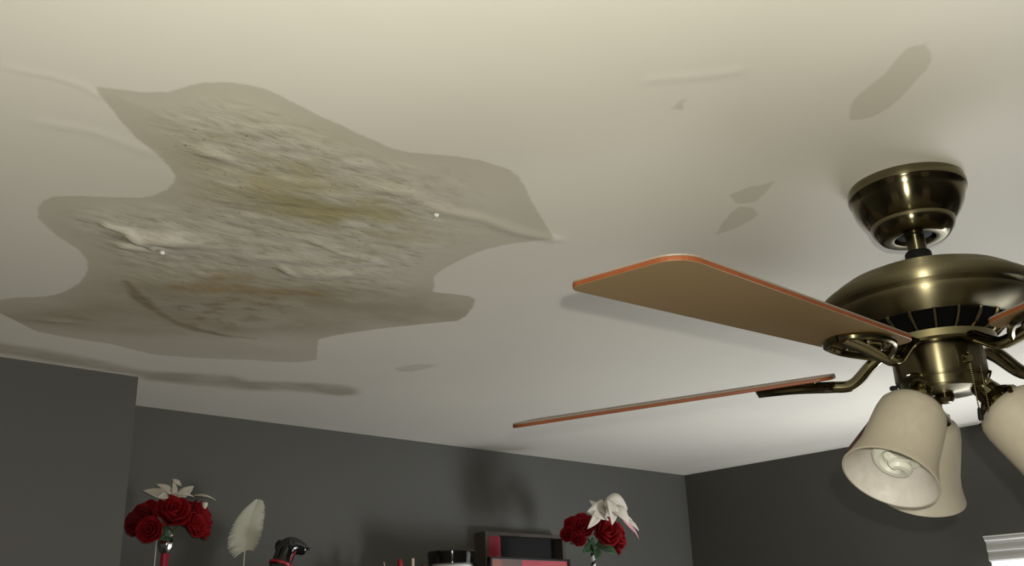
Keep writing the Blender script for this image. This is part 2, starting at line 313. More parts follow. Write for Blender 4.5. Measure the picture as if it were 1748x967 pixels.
def ceiling_mat():
    m = bpy.data.materials.new('stained_ceiling_paint'); m.use_nodes = True; nt = m.node_tree
    N = nt.nodes; L = nt.links; bs = N['Principled BSDF']; bs.inputs['Roughness'].default_value = .55; bs.inputs['Specular IOR Level'].default_value = .3
    def attr(n): a = N.new('ShaderNodeAttribute'); a.attribute_name = n; return a.outputs['Fac']
    def math_(op, a, b=0.): 
        n = N.new('ShaderNodeMath'); n.operation = op
        for i, v in enumerate((a, b)):
            if hasattr(v, 'links'): L.new(v, n.inputs[i])
            else: n.inputs[i].default_value = v
        return n.outputs[0]
    def mr(v, a, b, c=0., d=1., smooth=True):
        n = N.new('ShaderNodeMapRange'); n.interpolation_type = 'SMOOTHSTEP' if smooth else 'LINEAR'
        L.new(v, n.inputs[0])
        for i, x in zip((1, 2, 3, 4), (a, b, c, d)): n.inputs[i].default_value = x
        return n.outputs[0]
    tc = N.new('ShaderNodeTexCoord')
    def noise(scale, detail=4, st=(1, 1, 1), rot=0., rough=.55):
        mp = N.new('ShaderNodeMapping'); mp.vector_type = 'POINT'; mp.inputs['Rotation'].default_value = (0, 0, rot); mp.inputs['Scale'].default_value = st
        L.new(tc.outputs['Object'], mp.inputs[0])
        n = N.new('ShaderNodeTexNoise'); n.inputs['Scale'].default_value = scale; n.inputs['Detail'].default_value = detail; n.inputs['Roughness'].default_value = rough
        L.new(mp.outputs[0], n.inputs['Vector']); return n.outputs['Fac']
    def mixc(fac, a, b):
        n = N.new('ShaderNodeMix'); n.data_type = 'RGBA'
        if hasattr(fac, 'links'): L.new(fac, n.inputs[0])
        else: n.inputs[0].default_value = fac
        for i, v in ((6, a), (7, b)):
            if hasattr(v, 'links'): L.new(v, n.inputs[i])
            else: n.inputs[i].default_value = (*v, 1)
        return n.outputs[2]
    rot = R(27)
    n_big = noise(2.2, 3); n_mid = noise(14, 5, (.6, 1, 1), rot); n_fine = noise(75, 5, (.45, 1, 1), rot, .65); n_edge = noise(60, 3)
    base = mixc(mr(n_big, .35, .65), (.80, .765, .68), (.765, .735, .66))
    wob = math_('MULTIPLY', math_('SUBTRACT', n_edge, .5), .006)
    s_in = mr(math_('ADD', attr('stain'), wob), -.0025, .0025)
    soft = mr(attr('stain'), .0, .07); peel = math_('MULTIPLY', attr('peel'), soft)
    col = mixc(s_in, base, (.605, .570, .475))
    # darker rim of the wet patch, lighter drying middle
    inner = mr(attr('stain'), .0, .09); col = mixc(math_('MULTIPLY', math_('MULTIPLY', inner, s_in), mr(n_mid, .35, .75, 0, .45)), col, (.66, .63, .545))
    # peeled paint: pale flakes and grey plaster showing through
    flake = mr(n_fine, .50, .62); col = mixc(math_('MULTIPLY', peel, math_('MULTIPLY', flake, .34)), col, (.74, .72, .65))
    gap = mr(n_fine, .47, .36); col = mixc(math_('MULTIPLY', peel, math_('MULTIPLY', gap, .42)), col, (.33, .285, .19))
    # greenish-yellow mould, rusty lines
    mo = math_('MULTIPLY', math_('MULTIPLY', attr('mould'), s_in), mr(n_mid, .32, .62)); col = mixc(math_('MULTIPLY', mo, .52), col, (.42, .36, .17))
    ns = noise(120, 2); speck = math_('MULTIPLY', mr(ns, .70, .745), mr(attr('mould'), .15, .6)); col = mixc(math_('MULTIPLY', speck, .8), col, (.16, .085, .03))
    gr = math_('MULTIPLY', attr('grime'), mr(n_mid, .25, .7, .45, 1.)); col = mixc(math_('MULTIPLY', math_('MULTIPLY', gr, s_in), .75), col, (.34, .285, .20))
    ring = math_('MULTIPLY', mr(math_('ADD', attr('ring'), math_('MULTIPLY', math_('SUBTRACT', n_mid, .5), .03)), .015, .0), mr(n_fine, .30, .6, .35, 1)); col = mixc(math_('MULTIPLY', ring, .72), col, (.20, .145, .075))
    ru = math_('MULTIPLY', mr(math_('ADD', attr('rust'), math_('MULTIPLY', math_('SUBTRACT', n_mid, .5), .05)), .03, .0), mr(n_fine, .3, .6, .2, 1)); col = mixc(math_('MULTIPLY', ru, .6), col, (.31, .195, .055))
    nf = noise(34, 5, (.7, 1, 1), rot+.6, .6); col = mixc(math_('MULTIPLY', math_('MULTIPLY', attr('fern'), mr(nf, .50, .62)), .55), col, (.26, .18, .10))
    # old water-mark band along the wall and small separate patches
    bd = mr(math_('ADD', attr('band'), math_('MULTIPLY', wob, 2.)), -.014, .026); col = mixc(math_('MULTIPLY', bd, mr(n_mid, .3, .65, .55, 1.)), col, (.47, .43, .345))
    pt = mr(math_('ADD', attr('patch'), math_('MULTIPLY', wob, .5)), -.0022, .0022); col = mixc(math_('MULTIPLY', pt, .8), col, (.615, .58, .485))
    L.new(col, bs.inputs['Base Color'])
    hgt = math_('ADD', math_('MULTIPLY', math_('MULTIPLY', n_fine, peel), 1.0), math_('MULTIPLY', noise(26, 3, (.2, 1, 1), rot), .10))
    bp = N.new('ShaderNodeBump'); bp.inputs['Strength'].default_value = .7; bp.inputs['Distance'].default_value = .003
    L.new(hgt, bp.inputs['Height']); L.new(bp.outputs[0], bs.inputs['Normal'])
    return m
me.materials.append(ceiling_mat())
# unseen roof deck above the plaster, put there to keep daylight out
wallbox('roof_deck_1', (XL-.1, YR-.1, CEIL+.02), (XR+.12, YB+.1, CEIL+.06), M_white)

# small drops on the wet plaster, coloured white to paint their bright glints
M_drop = mat('glint_white_drop', (.92, .92, .90), .08, coat=1.)
def drop(p, r, label, cat='glint drop'):
    b = MB(); b.lathe([(.0002, 0), (r*.8, -.0004), (r, -r*.5), (r*.7, -r*1.1), (r*.25, -r*1.35), (.0002, -r*1.38)], 14)
    o = b.build('glint_drop', M_drop, loc=(p[0], p[1], CEIL-p[2])); return tag(o, label, cat, 'drops on the ceiling stain')
DROPS = [(0.5254, 1.306, 0.006), (0.7588, 0.9601, 0.003)]
drop(DROPS[0], .0040, 'glint-white drop hanging beside the torn paint flap on the left of the stain')
drop(DROPS[1], .0040, 'glint-white drop hanging on the crease in the right half of the stain')
# torn paint flap and flakes, curled away from the ceiling
M_flake = mat('pale_paint_flake', (.66, .63, .54), .6, col2=(.56, .53, .44))

# ------------------------------------------------------------------ ceiling fan
AX = Vector((1.201585, .50985, CZ))
fan = thing('ceiling_fan', (AX.x, AX.y, CEIL), 'antique brass ceiling fan with tan wooden blades and frosted bell lights', 'ceiling fan')
def fpart(b, name, m, **k):
    o = b.build(name, m, **k); o.parent = fan; o.matrix_parent_inverse = Matrix.Translation(-Vector(fan.location)); return o
TA = Matrix.Translation(AX)
b = MB(); b.lathe([(.070, .5505), (.0733, .549), (.0748, .543), (.0750, .537), (.0740, .5345), (.0722, .5325), (.0705, .526), (.0668, .515), (.0610, .5045), (.0550, .4965), (.0528, .4945), (.0532, .4915), (.0500, .4835), (.0445, .4765), (.0410, .4735), (.036, .4725), (.026, .4735), (.0235, .48), (.020, .50)], 72, mat=TA)
can = fpart(b, 'canopy', M_canopy)
b = MB(); b.lathe([(.0250, .492), (.0245, .4820), (.0215, .4775), (.0125, .4765)], 32, mat=TA); fpart(b, 'hanger_ball', M_black)
b = MB(); b.lathe([(.0118, .482), (.0118, .448)], 40, mat=TA); fpart(b, 'downrod', M_brush)
b = MB(); b.lathe([(.0125, .455), (.0150, .4545), (.0165, .452), (.0165, .4425), (.0172, .4400), (.0172, .424)], 40, mat=TA); fpart(b, 'coupling', M_black)
b = MB(); b.lathe([(.016, .4270), (.035, .4265), (.060, .4245), (.082, .4200), (.100, .4130), (.1125, .4050), (.1180, .3995), (.1230, .3975), (.1285, .3935), (.1312, .3885), (.1315, .3825), (.1295, .3785), (.1255, .3765), (.1235, .3740), (.1240, .3715), (.1220, .3665), (.1160, .3600), (.1060, .3545), (.0960, .3520), (.092, .3515), (.088, .3520)], 96, mat=TA)
fpart(b, 'motor_housing', M_brush)
b = MB(); b.lathe([(.089, .3525), (.080, .350), (.060, .338), (.050, .330)], 48, mat=TA); fpart(b, 'motor_core', M_dark)
# ribbed vent basket under the motor
for i in range(20):
    a = 2*PI*(i+.5)/20; c, s = math.cos(a), math.sin(a)
    pts = [(c*r, s*r, z) for r, z in ((.090, .3535), (.0865, .3470), (.0775, .3385), (.069, .3330), (.066, .3290))]
    b = MB(); b.tube(smoothcurve(pts, 3), .0026, 6, mat=TA); fpart(b, 'vent_rib', M_brass)
b = MB(); b.lathe([(.055, .3345), (.068, .334), (.0715, .3315), (.0715, .3225), (.069, .3195), (.056, .3190)], 64, mat=TA); fpart(b, 'flywheel', M_brass)
b = MB(); b.lathe([(.050, .3200), (.0535, .3170), (.0545, .3120), (.0545, .2860), (.0538, .2820), (.0515, .2795), (.0510, .2700), (.0480, .2670), (.030, .2655), (.012, .2650)], 72, mat=TA)
sw = fpart(b, 'switch_housing', M_brush)
b = MB(); b.lathe([(.0004, .2665), (.011, .2655), (.012, .259), (.008, .254), (.0004, .2525)], 24, mat=TA); fpart(b, 'finial', M_brass)
# direction toward / sideways to the camera
tw = Vector((-AX.x, -AX.y, 0)).normalized(); lf = Vector((tw.y, -tw.x, 0))
if lf.x > 0: lf = -lf
p = AX+lf*.0545+Vector((0, 0, .2800)); b = MB(); b.tube([p-lf*.002, p+lf*.004, p+lf*.0075], [.0026, .0034, .0022], 10); fpart(b, 'thumb_screw', M_black)
p = AX+(tw*.8-lf*.58).normalized()*.0545+Vector((0, 0, .296)); b = MB(); dd = (tw*.8-lf*.58).normalized()
b.tube([p-dd*.002, p+dd*.003, p+dd*.005], [.0065, .006, .0045], 14); fpart(b, 'rivet', M_brass)

def blade_outline(r0, R1, w0, w1):
    P = []
    cw = w0/2
    def arc(cx, cy, r, a0, a1, n):
        for i in range(n+1):
            a = a0+(a1-a0)*i/n; P.append((cx+r*math.cos(a), cy+r*math.sin(a)))
    arc(r0+.020, -cw+.020, .020, PI, 1.5*PI, 5)           # root, near side
    arc(R1-.010-.030, -w1/2+.030, .030, 1.5*PI+.05, 2*PI-.12, 7)
    arc(R1-.013, w1/2-.013, .013, 0, PI/2, 5)
    arc(r0+.020, cw-.020, .020, PI/2, PI, 5)
    return P
def rotframe(phi, tilt, zc, dz):
    d = Vector((math.cos(phi), math.sin(phi), -dz)); n = Vector((math.sin(phi), -math.cos(phi), 0))
    v = n*math.cos(tilt)+Vector((0, 0, 1))*math.sin(tilt)
    nrm = d.cross(v)
    if nrm.z < 0: nrm = -nrm
    nrm.normalize()
    m = Matrix((d, v, nrm)).transposed().to_4x4(); m.translation = AX+Vector((0, 0, zc+dz*.15)); return m
BL = [(.3077, 178.01, 2.07, .0066), (.3057, 112.97, 14.6, .0227), (.3146, 243.29, 1.5, .0104), (.305, 322., 9., .01), (.305, 35., 9., .01)]
for z, ph, ti, dz in BL:
    m4 = rotframe(R(ph), R(ti), z, dz)
    ol = blade_outline(.127, .5817, .083, .126)
    b = MB(); b.prism(ol, -.0042, .0004, 0, 1, 2, mat=m4); b.prism(ol, .0004, .0024, 2, 2, 2, mat=m4)
    bl_o = fpart(b, 'blade', [M_bunder, M_bedge, M_btop], smooth=False, bevel=.0012)
    # blade iron: curved neck from the flywheel, open scroll plate under the blade
    b = MB()
    d = Vector((math.cos(R(ph)), math.sin(R(ph)), 0))
    inv = m4.inverted()
    root = inv @ (AX+d*.062+Vector((0, 0, .3235)))
    neck = [root, inv @ (AX+d*.080+Vector((0, 0, .3130))), Vector((.106, 0, -.0150)), Vector((.132, 0, -.0145)), Vector((.160, 0, -.0112)), Vector((.190, 0, -.0085)), Vector((.226, 0, -.0070))]
    nn = smoothcurve(neck, 5)
    b.tube(nn, [.0075+.0*i for i in range(len(nn))], 12, mat=m4, flat=[2.0-.8*min(1, i/12)+(.5*max(0, (i-18)/12)) for i in range(len(nn))])
    for sgn in (-1, 1):
        sc = smoothcurve([(.128, 0, -.0165), (.146, sgn*.019, -.0125), (.172, sgn*.033, -.0090), (.202, sgn*.031, -.0078), (.220, sgn*.016, -.0076), (.226, 0, -.0070)], 5)
        b.tube(sc, .0046, 8, mat=m4)
        sc = smoothcurve([(.150, sgn*.005, -.011), (.164, sgn*.016, -.0088), (.178, sgn*.020, -.0082), (.188, sgn*.013, -.0080), (.180, sgn*.007, -.0082)], 4)
        b.tube(sc, .0030, 8, mat=m4)
    iron = fpart(b, 'blade_iron', M_brass)
    for sx, sy in ((.150, .020), (.150, -.020), (.214, 0)):
        b = MB(); T = m4 @ Matrix.Translation((sx, sy, -.0040)); b.lathe([(.0045, 0), (.0045, -.0012), (.003, -.0028), (.0004, -.0032)], 12, mat=T)
        o = b.build('screw', M_chrome); o.parent = iron
# lights: brass holder, frosted bell shade, spiral bulb
for k in range(3):
    a = 2.9196+k*2*PI/3; th = .6262; rn, zn, Ls = .0594, .246, .1104
    Np = AX+Vector((rn*math.cos(a), rn*math.sin(a), zn))
    ax = Vector((math.cos(a)*math.sin(th), math.sin(a)*math.sin(th), -math.cos(th)))
    e1 = Vector((-math.sin(a), math.cos(a), 0)); e2 = ax.cross(e1)
    T = Matrix((e1, e2, ax)).transposed().to_4x4(); T.translation = Np
    outer = [(.0235, -.002), (.027, .0005), (.0345, .0050), (.0390, .0120), (.0412, .0230), (.0425, .0400), (.0434, .0580), (.0445, .0740), (.0468, .0880), (.0510, .1010), (.0548, .1104)]
    inner = [(r-.0028, z) for r, z in outer[::-1]]; inner[0] = (outer[-1][0]-.0022, outer[-1][1]+.0004); inner[-1] = (.0205, .0025)
    inner[2] = (.0412, .0885)
    prof = outer+inner
    b = MB(); n = 64; vs = []; fs = []
    for r, z in prof:
        for i in range(n): vs.append((r*math.cos(2*PI*i/n), r*math.sin(2*PI*i/n), z))
    J = len(prof)
    for j in range(J):
        for i in range(n): fs.append((j*n+i, j*n+(i+1) % n, ((j+1) % J)*n+(i+1) % n, ((j+1) % J)*n+i))
    b.add(vs, fs, mat=T); b.m = [1 if f//n >= len(outer) else 0 for f in range(len(b.f))]; fpart(b, 'lamp_shade', [M_shade, M_shade_in])
    b = MB(); b.lathe([(.0004, -.0245), (.010, -.0245), (.0145, -.022), (.0160, -.014), (.0205, -.010), (.0235, -.0065), (.0262, -.004), (.0275, .0015), (.0285, .0040), (.0285, .0075), (.0265, .0085)], 36, mat=T)
    hold = fpart(b, 'lamp_holder', M_brass)
    arm = smoothcurve([AX+Vector((.036*math.cos(a), .036*math.sin(a), .276)), AX+Vector((.050*math.cos(a), .050*math.sin(a), .2745)), Np-ax*.030+Vector((0, 0, .002)), Np-ax*.020], 5)
    b = MB(); b.tube(arm, [.0155, .0152, .015, .0145, .014, .0138, .0135, .013, .013, .013, .013, .0135, .014, .014, .014, .014][:len(arm)], 16); fpart(b, 'lamp_arm', M_brass)
    for q in range(3):
        aq = 2*PI*q/3+.6; b = MB(); T2 = T @ Matrix.Rotation(aq, 4, 'Z')
        b.tube([T2 @ Vector((.026, 0, .004)), T2 @ Vector((.033, 0, .004)), T2 @ Vector((.0365, 0, .004))], [.0018, .0018, .0032], 8)
        o = b.build('fitter_screw', M_brass); o.parent = hold; o.matrix_parent_inverse = Matrix.Translation((0, 0, 0))
    # spiral bulb
    b = MB(); turns = 3.2; nn = 90; pth = []
    for i in range(nn+1):
        t = i/nn; ang = 2*PI*turns*t; rr = .0215 if t < .8 else .0215*(1-(t-.8)/.2*.8)
        pth.append((rr*math.cos(ang), rr*math.sin(ang),   .044+.052*t))
    b.tube(pth, .0066, 8, mat=T)
    bulb = fpart(b, 'light_bulb', M_bulb)
    b = MB(); b.lathe([(.012, .004), (.012, .014), (.021, .020), (.022, .042), (.014, .046), (.0004, .046)], 24, mat=T)
    o = b.build('bulb_base', M_bulb); o.parent = bulb
# pull chains
for q, (off_l, off_t, z1) in enumerate(((-.034, .043, .2335), (-.045, .030, .2320))):
    p0 = AX+lf*off_l+tw*off_t
    b = MB()
    for i in range(26):
        t = i/25; z = .303+(z1-.303)*t
        pz = p0+Vector((0, 0, z)); b.lathe([(.0002, .0012), (.0010, .0006), (.0010, -.0006), (.0002, -.0012)], 6, mat=Matrix.Translation(pz))
    b.tube([p0+Vector((0, 0, .304)), p0+Vector((0, 0, z1))], .0005, 5)
    ch = fpart(b, 'pull_chain', M_brass)
    b = MB(); b.lathe([(.0004, .002), (.0020, .001), (.0026, -.004), (.0032, -.010), (.0024, -.013), (.0004, -.0138)], 14, mat=Matrix.Translation(p0+Vector((0, 0, z1))))
    o = b.build('pull_knob', M_black); o.parent = ch

# ------------------------------------------------------------------ shelf and the ornaments on it
SH = CZ+.065
M_shelf = mat('dark_shelf_wood', (.05, .035, .025), .5, scale=12, stretch=(1, 10, 10))
sh = thing('wall_shelf', (1.72, YB, SH), 'long shelf on the back wall holding the ornaments', 'shelf')
b = MB(); b.box((.82, YB-.31, SH-.03), (2.72, YB, SH)); inpar(b.build('shelf_board', M_shelf, smooth=False, bevel=.002), sh)
for x in (1.0, 1.75, 2.5):
    b = MB(); b.box((x-.015, YB-.18, SH-.05), (x+.015, YB, SH-.03)); b.box((x-.015, YB-.02, SH-.22), (x+.015, YB, SH-.05)); inpar(b.build('bracket', M_shelf, smooth=False), sh)

M_rose = mat('red_rose_petal', (.24, .003, .007), .75, col2=(.13, .001, .004), scale=35, spec=.15)
M_rose2 = mat('dark_red_rose_petal', (.12, .002, .005), .75, col2=(.065, .001, .003), scale=35, spec=.15)
M_wpet = mat('white_fabric_petal', (.62, .57, .50), .6, col2=(.52, .47, .40), scale=30)
M_gpet = mat('grey_white_fabric_leaf', (.46, .42, .35), .6, col2=(.36, .32, .26), scale=30)
M_pink = mat('pale_pink_lace', (.70, .40, .42), .6, col2=(.55, .2, .25), scale=60)
M_leaf = mat('dark_green_leaf', (.035, .075, .03), .5, col2=(.02, .045, .018), scale=30)
M_stemg = mat('green_stem', (.05, .08, .03), .6)
M_silver = mat('silver_metal', (.62, .60, .57), .18, 1.)
M_redglass = mat('red_glass', (.33, .01, .035), .15, coat=.6)
M_ribbon_w = mat('white_ribbon', (.78, .77, .74), .5); M_ribbon_b = mat('black_ribbon', (.012, .014, .012), .5)
def rose(parent, c, dirv, r, m=None, seed=0):
    rs = random.Random(seed); d = Vector(dirv).normalized(); T = d.to_track_quat('Z', 'Y').to_matrix().to_4x4(); T.translation = Vector(c)
    b = MB()
    for ring, (cnt, rad, hgt, open_) in enumerate(((3, .28, .62, .0), (4, .48, .66, .12), (5, .70, .62, .32), (6, .86, .46, .62))):
        for k in range(cnt):
            a0 = 2*PI*(k+rs.random()*.35+.5*ring)/cnt; span = 2*PI/cnt*.78
            vs = []; fs = []; nu, nv = 6, 5
            for j in range(nv):
                t = j/(nv-1)
                for i in range(nu):
                    u = i/(nu-1)*2-1
                    edge = 1-.22*(abs(u)**3)*t
                    prof_r = rad*(.22+.78*math.sin(min(1, t*1.1)*PI/2)) + open_*.34*max(0, t-.62)*1.6
                    zz = (-.55+ (hgt+.55)*t*edge) - open_*.55*max(0, t-.7)
                    rr = prof_r*(1+.04*rs.uniform(-1, 1)*t)-.05*(1-abs(u))*t
                    ang = a0+u*span*(.35+.65*math.sin(PI*min(.5+.35*t, .93)))
                    vs.append((rr*r*math.cos(ang), rr*r*math.sin(ang), zz*r))
            for j in range(nv-1):
                for i in range(nu-1): fs.append((j*nu+i, j*nu+i+1, (j+1)*nu+i+1, (j+1)*nu+i))
            b.add(vs, fs, mat=T)
    o = b.build('rose', m or M_rose, angle=80); inpar(o, parent)
    s = o.modifiers.new('thick', 'SOLIDIFY'); s.thickness = .0012
    return o
def bract(parent, name, base, tip, width, bend, m, side=None, fold=.25):
    """pointed folded petal or leaf from base to tip"""
    base = Vector(base); tip = Vector(tip); d = tip-base; L = d.length
    sd = Vector(side) if side else d.cross(Vector((0, -1, .3)))
    sd = (sd-d*(sd.dot(d)/L/L)).normalized(); up_ = sd.cross(d).normalized()
    if up_.y > 0: up_ = -up_
    b = MB(); vs = []; fs = []; n = 9
    for j in range(n):
        t = j/(n-1); wd = width*math.sin(PI*t**.75)**.85*.5 if 0 < t < 1 else .0006
        c = base+d*t+up_*bend*math.sin(PI*t)
        for u in (-1, -.5, 0, .5, 1): vs.append(c+sd*wd*u+up_*(wd*fold*(abs(u))))
    for j in range(n-1):
        for i in range(4): fs.append((j*5+i, j*5+i+1, (j+1)*5+i+1, (j+1)*5+i))
    b.add(vs, fs); o = b.build(name, m, angle=70); inpar(o, parent)
    s = o.modifiers.new('thick', 'SOLIDIFY'); s.thickness = .001
    return o
def Pz(x, y, z): return (x, y, CZ+z)

# left bouquet in a silver-necked red bud vase
bq = thing('rose_bouquet', Pz(.945, 2.17, .205), 'bouquet of deep red roses with grey white leaves in the red vase at left', 'flowers', 'rose bouquets')
cx = Vector(Pz(.947, 2.17, .245))
for i, (x, y, z, r) in enumerate(((.882, 2.165, .262, .036), (.905, 2.19, .285, .036), (.937, 2.135, .283, .041), (.975, 2.15, .280, .038), (1.012, 2.165, .283, .039), (1.018, 2.16, .258, .031), (.958, 2.205, .295, .036), (.892, 2.14, .245, .030), (.987, 2.13, .258, .030))):
    p = Vector(Pz(x, y, z)); dv = (p-cx)+Vector((0, -.045, .004)); rose(bq, p, dv, r, M_rose if i % 3 else M_rose2, i+1)
ctr = Pz(.950, 2.15, .298)
for tip, base, wd, bend in (((.868, 2.14, .3285), (.940, 2.15, .316), .026, .004), ((.900, 2.15, .346), (.945, 2.15, .326), .018, .004), ((.984, 2.14, .346), (.950, 2.15, .318), .022, .006),
                       ((.938, 2.15, .358), (.944, 2.15, .318), .013, .005), ((.960, 2.15, .344), (.936, 2.15, .359), .012, .003), ((1.020, 2.10, .312), (.975, 2.12, .322), .006, .010), ((.975, 2.115, .318), (.925, 2.115, .322), .007, .008), ((.893, 2.12, .312), (.925, 2.14, .322), .018, .003)):
    bract(bq, 'white_leaf', Pz(*base), Pz(*tip), wd, bend, M_gpet)
b = MB(); T = Matrix.Translation(Pz(.988, 2.085, .300)); b.lathe([(.0004, .004), (.0055, .003), (.0062, 0), (.0048, -.006), (.002, -.010), (.0004, -.0105)], 14, mat=T); inpar(b.build('white_bud', M_wpet), bq)
for t, bs in (((.915, 2.14, .225), (.945, 2.16, .235)), ((.925, 2.15, .255), (.945, 2.16, .232))): bract(bq, 'green_leaf', Pz(*bs), Pz(*t), .022, .004, M_leaf)
for i in range(5):
    aa = i*1.3; b = MB(); top = cx+Vector((.03*math.cos(aa), .02*math.sin(aa), .03)); b.tube(smoothcurve([Pz(.943+.002*math.cos(aa), 2.17+.002*math.sin(aa), .19), Pz(.945+.005*math.cos(aa), 2.17+.005*math.sin(aa), .222), top], 4), .0018, 6); inpar(b.build('stem', M_stemg), bq)
vz = thing('bud_vase', (.943, 2.17, SH), 'red glass vase with silver neck under the left rose bouquet', 'vase')
T = Matrix.Translation((.943, 2.17, SH))
b = MB(); hh = CZ+.205-SH; b.lathe([(.030, .0), (.031, .004), (.022, .012), (.010, .03), (.0085, .06), (.0085, hh-.002), (.0070, hh-.002), (.0060, .02)], 32, mat=T); inpar(b.build('red_body', M_redglass), vz)
b = MB(); b.lathe([(.0088, hh-.006), (.0120, hh), (.0155, hh+.010), (.0165, hh+.018), (.0135, hh+.024), (.0150, hh+.034), (.0138, hh+.0345), (.0122, hh+.024), (.0145, hh+.016), (.0075, hh)], 32, mat=T, wob=lambda a, j: .05*math.cos(7*a)); inpar(b.build('silver_neck', M_silver), vz)
# thin pale stick standing beside the vase
b = MB(); b.tube([(.920, 2.17, SH), (.9215, 2.17, CZ+.245)], .0013, 8); tag(b.build('thin_rod', M_wpet), 'thin pale rod standing against the left bouquet and red vase', 'rod')

# white feather
fe = thing('white_feather', (1.150, 2.2, SH), 'upright white feather plume between the left bouquet and the dog figurine', 'feather')
M_feather = mat('white_feather_barbs', (.46, .45, .36), .8, col2=(.39, .38, .30), scale=25)
M_quill = mat('pale_quill', (.62, .56, .45), .4)
qp = smoothcurve([(1.150, 2.2, SH), (1.151, 2.2, CZ+.20), (1.153, 2.198, CZ+.25), (1.160, 2.194, CZ+.30), (1.171, 2.188, CZ+.333)], 12)
b = MB(); b.tube(qp, [.0020-.0014*i/(len(qp)-1) for i in range(len(qp))], 8); inpar(b.build('quill', M_quill), fe)
z0, z1 = CZ+.214, CZ+.339
def qat(z):
    for i in range(len(qp)-1):
        if qp[i].z <= z <= qp[i+1].z:
            t = (z-qp[i].z)/(qp[i+1].z-qp[i].z); return qp[i].lerp(qp[i+1], t)
    return qp[-1].copy()
for side, widths in ((-1, (.030, .047, .051, .048, .042, .034, .025, .013)), (1, (.020, .031, .036, .037, .036, .033, .027, .014))):
    b = MB(); nb = 130; rs = random.Random(5+side)
    for i in range(nb):
        t = i/(nb-1); f = t*7; k = min(6, int(f)); wd = (widths[k]*(1-(f-k))+widths[k+1]*(f-k))*(1+rs.uniform(-.05, .03)); 
        root = qat(z0+(CZ+.3328-z0)*t); rise = .012*(1-.75*t**4)
        n_ = 6; vs = []; fs = []
        dz = rs.uniform(-.001, .001)
        for j in range(n_):
            u = j/(n_-1); p = root+Vector((side*wd*u, -.004*math.sin(u*PI*.6)-.001*(i % 3), (rise-.020*(1-t)*(1 if side < 0 else .2))*u-.010*u*u*(1-.2*t)+dz*u))
            hw = .0011*(1-.75*u**3)
            vs += [p+Vector((0, 0, -hw)), p+Vector((0, -.0002, hw))]
        for j in range(n_-1): fs.append((2*j, 2*j+2, 2*j+3, 2*j+1))
        b.add(vs, fs)
    o = b.build('barbs', M_feather, angle=80); inpar(o, fe); o['kind'] = 'stuff'

# black dog figurine with red collar
dog = thing('dog_figurine', (1.215, 2.16, SH), 'glossy black dog figurine with a red collar looking right', 'figurine')
M_dog = mat('glossy_black_ceramic', (.008, .008, .008), .12, coat=.5)
def skin(name, pts, edges, m, parent, sub=2):
    me = bpy.data.meshes.new(name); me.from_pydata([p[0] for p in pts], edges, []); o = link(bpy.data.objects.new(name, me))
    s = o.modifiers.new('skin', 'SKIN'); me.skin_vertices.new() if not me.skin_vertices else None
    for i, p in enumerate(pts):
        rr = p[1] if hasattr(p[1], '__len__') else (p[1], p[1]); me.skin_vertices[0].data[i].radius = rr
    me.skin_vertices[0].data[0].use_root = True
    q = o.modifiers.new('sub', 'SUBSURF'); q.levels = sub; q.render_levels = sub
    dg = bpy.context.evaluated_depsgraph_get(); ev = bpy.data.meshes.new_from_object(o.evaluated_get(dg))
    bpy.data.objects.remove(o); ev.name = name; ev.materials.clear(); ev.materials.append(m); ev.shade_smooth()
    o = link(bpy.data.objects.new(name, ev)); inpar(o, parent); return o
D = lambda x, y, z: (x, 2.16+y, SH+z)
zb = CZ-SH     # converts eye-relative heights
pts = [(D(1.195, 0, .045), .034), (D(1.203, 0, .080), .032), (D(1.216, 0, zb+.160), .027), (D(1.229, 0, zb+.188), .0235), (D(1.240, 0, zb+.216), .0275), (D(1.248, -.002, zb+.2265), .0275), (D(1.264, -.006, zb+.2235), .0215), (D(1.277, -.009, zb+.2175), .0165), (D(1.288, -.011, zb+.2145), .0150),
       (D(1.180, .0, .020), .030), (D(1.165, .02, .010), .006), (D(1.150, .03, .008), .004),
       (D(1.222, -.016, .050), .011), (D(1.226, -.017, .010), .009), (D(1.236, -.017, .006), .008), (D(1.222, .016, .050), .011), (D(1.226, .017, .010), .009), (D(1.236, .017, .006), .008),
       (D(1.185, -.028, .020), .018), (D(1.205, -.032, .008), .008), (D(1.185, .028, .020), .018), (D(1.205, .032, .008), .008)]
ed = [(0, 1), (1, 2), (2, 3), (3, 4), (4, 5), (5, 6), (6, 7), (7, 8), (0, 9), (9, 10), (10, 11), (1, 12), (12, 13), (13, 14), (1, 15), (15, 16), (16, 17), (0, 18), (18, 19), (0, 20), (20, 21)]
skin('dog_body', pts, ed, M_dog, dog)
for sg in (-1, 1):
    b = MB(); e0 = Vector(D(1.238, sg*.020-.001, zb+.238)); vs = []
    path = [e0, e0+Vector((-.004, sg*.006, -.008)), e0+Vector((-.004, sg*.008, -.020)), e0+Vector((.000, sg*.0075, -.029))]
    b.tube(smoothcurve(path, 4), [.004, .007, .0085, .0095, .010, .0105, .0105, .0100, .0095, .0085, .007, .005, .003], 10, flat=[.38]*13); inpar(b.build('ear', M_dog), dog)
b = MB(); b.lathe([(.0004, .004), (.003, .003), (.0038, 0), (.003, -.003), (.0004, -.004)], 12, mat=Matrix.Translation(D(1.2925, -.013, zb+.2185))); inpar(b.build('nose', M_dog), dog)
M_red = mat('red_collar', (.38, .008, .02), .4)
b = MB(); T = Matrix.Translation(D(1.2255, 0, zb+.1815)) @ Matrix.Rotation(R(18), 4, 'Y')
b.lathe([(.0255, -.003), (.0275, -.003), (.0275, .003), (.0250, .003)], 32, mat=T); inpar(b.build('collar', M_red), dog)
